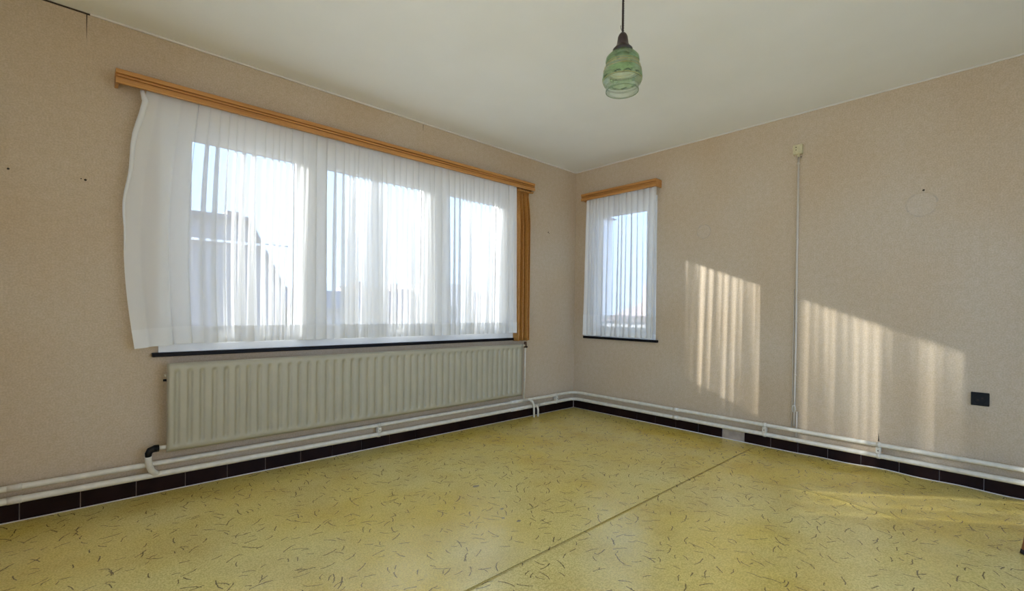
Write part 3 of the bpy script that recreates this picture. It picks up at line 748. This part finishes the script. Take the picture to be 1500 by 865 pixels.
# ------------------------------------------------------------------ outside
GZ = -3.3
plain('fill_terrace_stone', (0.64, 0.62, 0.57), 0.9, 0.08, 2)
struct(box(-13, XL-TH-0.06, -11, -0.2, GZ, -0.12).build('terrace', 'fill_terrace_stone'), 'added pale terrace bouncing sunlight in through the left glazed doors')  # unseen slab added as a sunlit reflector for the ceiling
struct(box(-80, 120, -60, 160, GZ-0.5, GZ).build('ground', 'ground_grey'), 'paved ground outside')
def house(name, label, x0, x1, y0, y1, eave, ridge, along, wall, roof, wins=(), chim=()):
    root = tag(empty(name, ((x0+x1)/2, (y0+y1)/2, GZ)), label, 'house', 'houses outside the windows')
    box(x0, x1, y0, y1, GZ, eave).build('walls', wall, root)
    if along == 'x':
        ym = (y0+y1)/2
        MB().prism([(y0-0.3, eave-0.05), (y1+0.3, eave-0.05), (ym, ridge)], 0, x0-0.15, x1+0.15).build('roof', roof, root)
    elif along == 'y':
        xm = (x0+x1)/2
        MB().prism([(x0-0.3, eave-0.05), (x1+0.3, eave-0.05), (xm, ridge)], 1, y0-0.15, y1+0.15).build('roof', roof, root)
    for (cx, cy, wd, top) in chim:
        ch = box(cx-wd/2, cx+wd/2, cy-wd/2, cy+wd/2, eave-0.2, top).build('chimney', 'brick_house', root)
        MB().lathe([(0.10, top), (0.085, top+0.25), (0.065, top+0.25), (0.06, top)], (cx, cy, 0), 10).build('chimney_pot', 'roof_red', ch)
    for (u, z, wd, ht, side) in wins:
        if side == 'y':
            f = box(u-wd/2, u+wd/2, y0-0.04, y0+0.02, z-ht/2, z+ht/2).build('window', 'pvc_white', root)
            box(u-wd/2+.07, u+wd/2-.07, y0-0.05, y0, z-ht/2+.07, z+ht/2-.07).build('pane', 'window_dark', f)
        else:
            f = box(x0-0.04, x0+0.02, u-wd/2, u+wd/2, z-ht/2, z+ht/2).build('window', 'pvc_white', root)
            box(x0-0.05, x0, u-wd/2+.07, u+wd/2-.07, z-ht/2+.07, z+ht/2-.07).build('pane', 'window_dark', f)
    return root
# neighbour with a steep roof side, left light
h = tag(empty('house', (-5, 11, GZ)), 'tall grey neighbouring house with steep roof side seen through the left pane', 'house', 'houses outside the windows')
MB().prism([(-10, GZ), (-0.80, GZ), (-0.80, 1.60), (-1.50, 2.98), (-10, 2.93)], 1, 8.0, 14.0).build('walls', 'facade_grey', h)
MB().prism([(-0.66, 1.52), (-0.78, 1.62), (-1.50, 3.06), (-10, 3.01), (-10, 2.93), (-1.52, 2.98), (-0.80, 1.60)], 1, 7.85, 14.1).build('roof', 'roof_slate', h)
box(-1.84, -1.56, 8.3, 8.9, 2.9, 3.22).build('chimney', 'brick_house', h)
box(-10, -1.20, 7.9, 8.0, 2.465, 2.515).build('gutter', 'pvc_white', h)
f = box(-4.4, -3.3, 7.95, 8.02, 0.4, 1.7).build('window', 'pvc_white', h); box(-4.3, -3.4, 7.93, 8.0, 0.5, 1.6).build('pane', 'window_dark', f)
tag(MB().tube([(-1.19, 7.80, 2.50), (-0.7, 7.8, 2.495), (-0.28, 7.8, 2.51)], 0.015, 6).build('overhead_cable', 'roof_slate'), 'overhead cable running off the tall grey house', 'cable')
pole = tag(empty('utility_pole', (-0.25, 7.8, GZ)), 'slim pole carrying the cable of the tall grey house', 'pole')
MB().tube([(-0.25, 7.8, GZ), (-0.25, 7.8, 2.7)], [0.08, 0.06], 10).build('mast', 'facade_grey', pole)
box(-0.29, -0.21, 7.70, 7.72, 2.4, 2.6).build('insulator', 'pvc_white', pole)
house('house', 'low grey outbuilding beside the tall grey house', -0.5, 1.6, 8.4, 12, 1.15, 1.62, 'x', 'facade_pale', 'roof_slate', [(0.5, -0.5, 0.9, 1.0, 'y')])
house('house', 'long low house with white gutter seen through the middle pane', 5.2, 9.2, 25, 33, 0.95, 1.90, 'x', 'facade_pale', 'roof_slate', [(6.4, -0.2, 1.0, 1.2, 'y'), (8.0, -0.2, 1.0, 1.2, 'y')])
house('house', 'red roofed house with two chimneys seen through the middle pane', 9.7, 15.2, 26, 34, 0.9, 2.75, 'x', 'brick_house', 'roof_red', [(10.9, -0.3, 1.0, 1.3, 'y'), (12.8, -0.3, 1.0, 1.3, 'y')], [(10.8, 29.5, 0.6, 3.1), (13.6, 29.5, 0.6, 3.1)])
house('house', 'tall pale house seen through the right pane', 15.4, 18.0, 25, 32, 3.05, 3.1, 'none', 'facade_pale', 'roof_slate', [(16.2, 0.9, 0.8, 1.2, 'y'), (17.3, 0.9, 0.8, 1.2, 'y')])
house('house', 'red roofed terrace house seen at the right end of the wide window', 18.3, 26.0, 25, 33, 1.0, 2.7, 'x', 'brick_house', 'roof_red', [(20.0, -0.3, 1.1, 1.3, 'y'), (23.0, -0.3, 1.1, 1.3, 'y')], [(19.4, 29, 0.6, 3.0)])
house('house', 'pale rendered house seen through the left part of the narrow window', 19.0, 25.0, 17.06, 22.0, 8.0, 9.4, 'x', 'facade_white', 'roof_slate', [(20.5, 1.0, 1.0, 1.5, 'y'), (23.0, 1.0, 1.0, 1.5, 'y'), (20.5, 4.2, 1.0, 1.5, 'y'), (23.0, 4.2, 1.0, 1.5, 'y')])
house('house', 'low brick house with chimney seen through the narrow window', 15, 23, 4.0, 10.4, 0.7, 1.75, 'y', 'facade_pale', 'roof_red', [(6.0, -0.6, 1.0, 1.2, 'x'), (8.6, -0.6, 1.0, 1.2, 'x')], [(16.0, 8.35, 0.7, 2.33)])
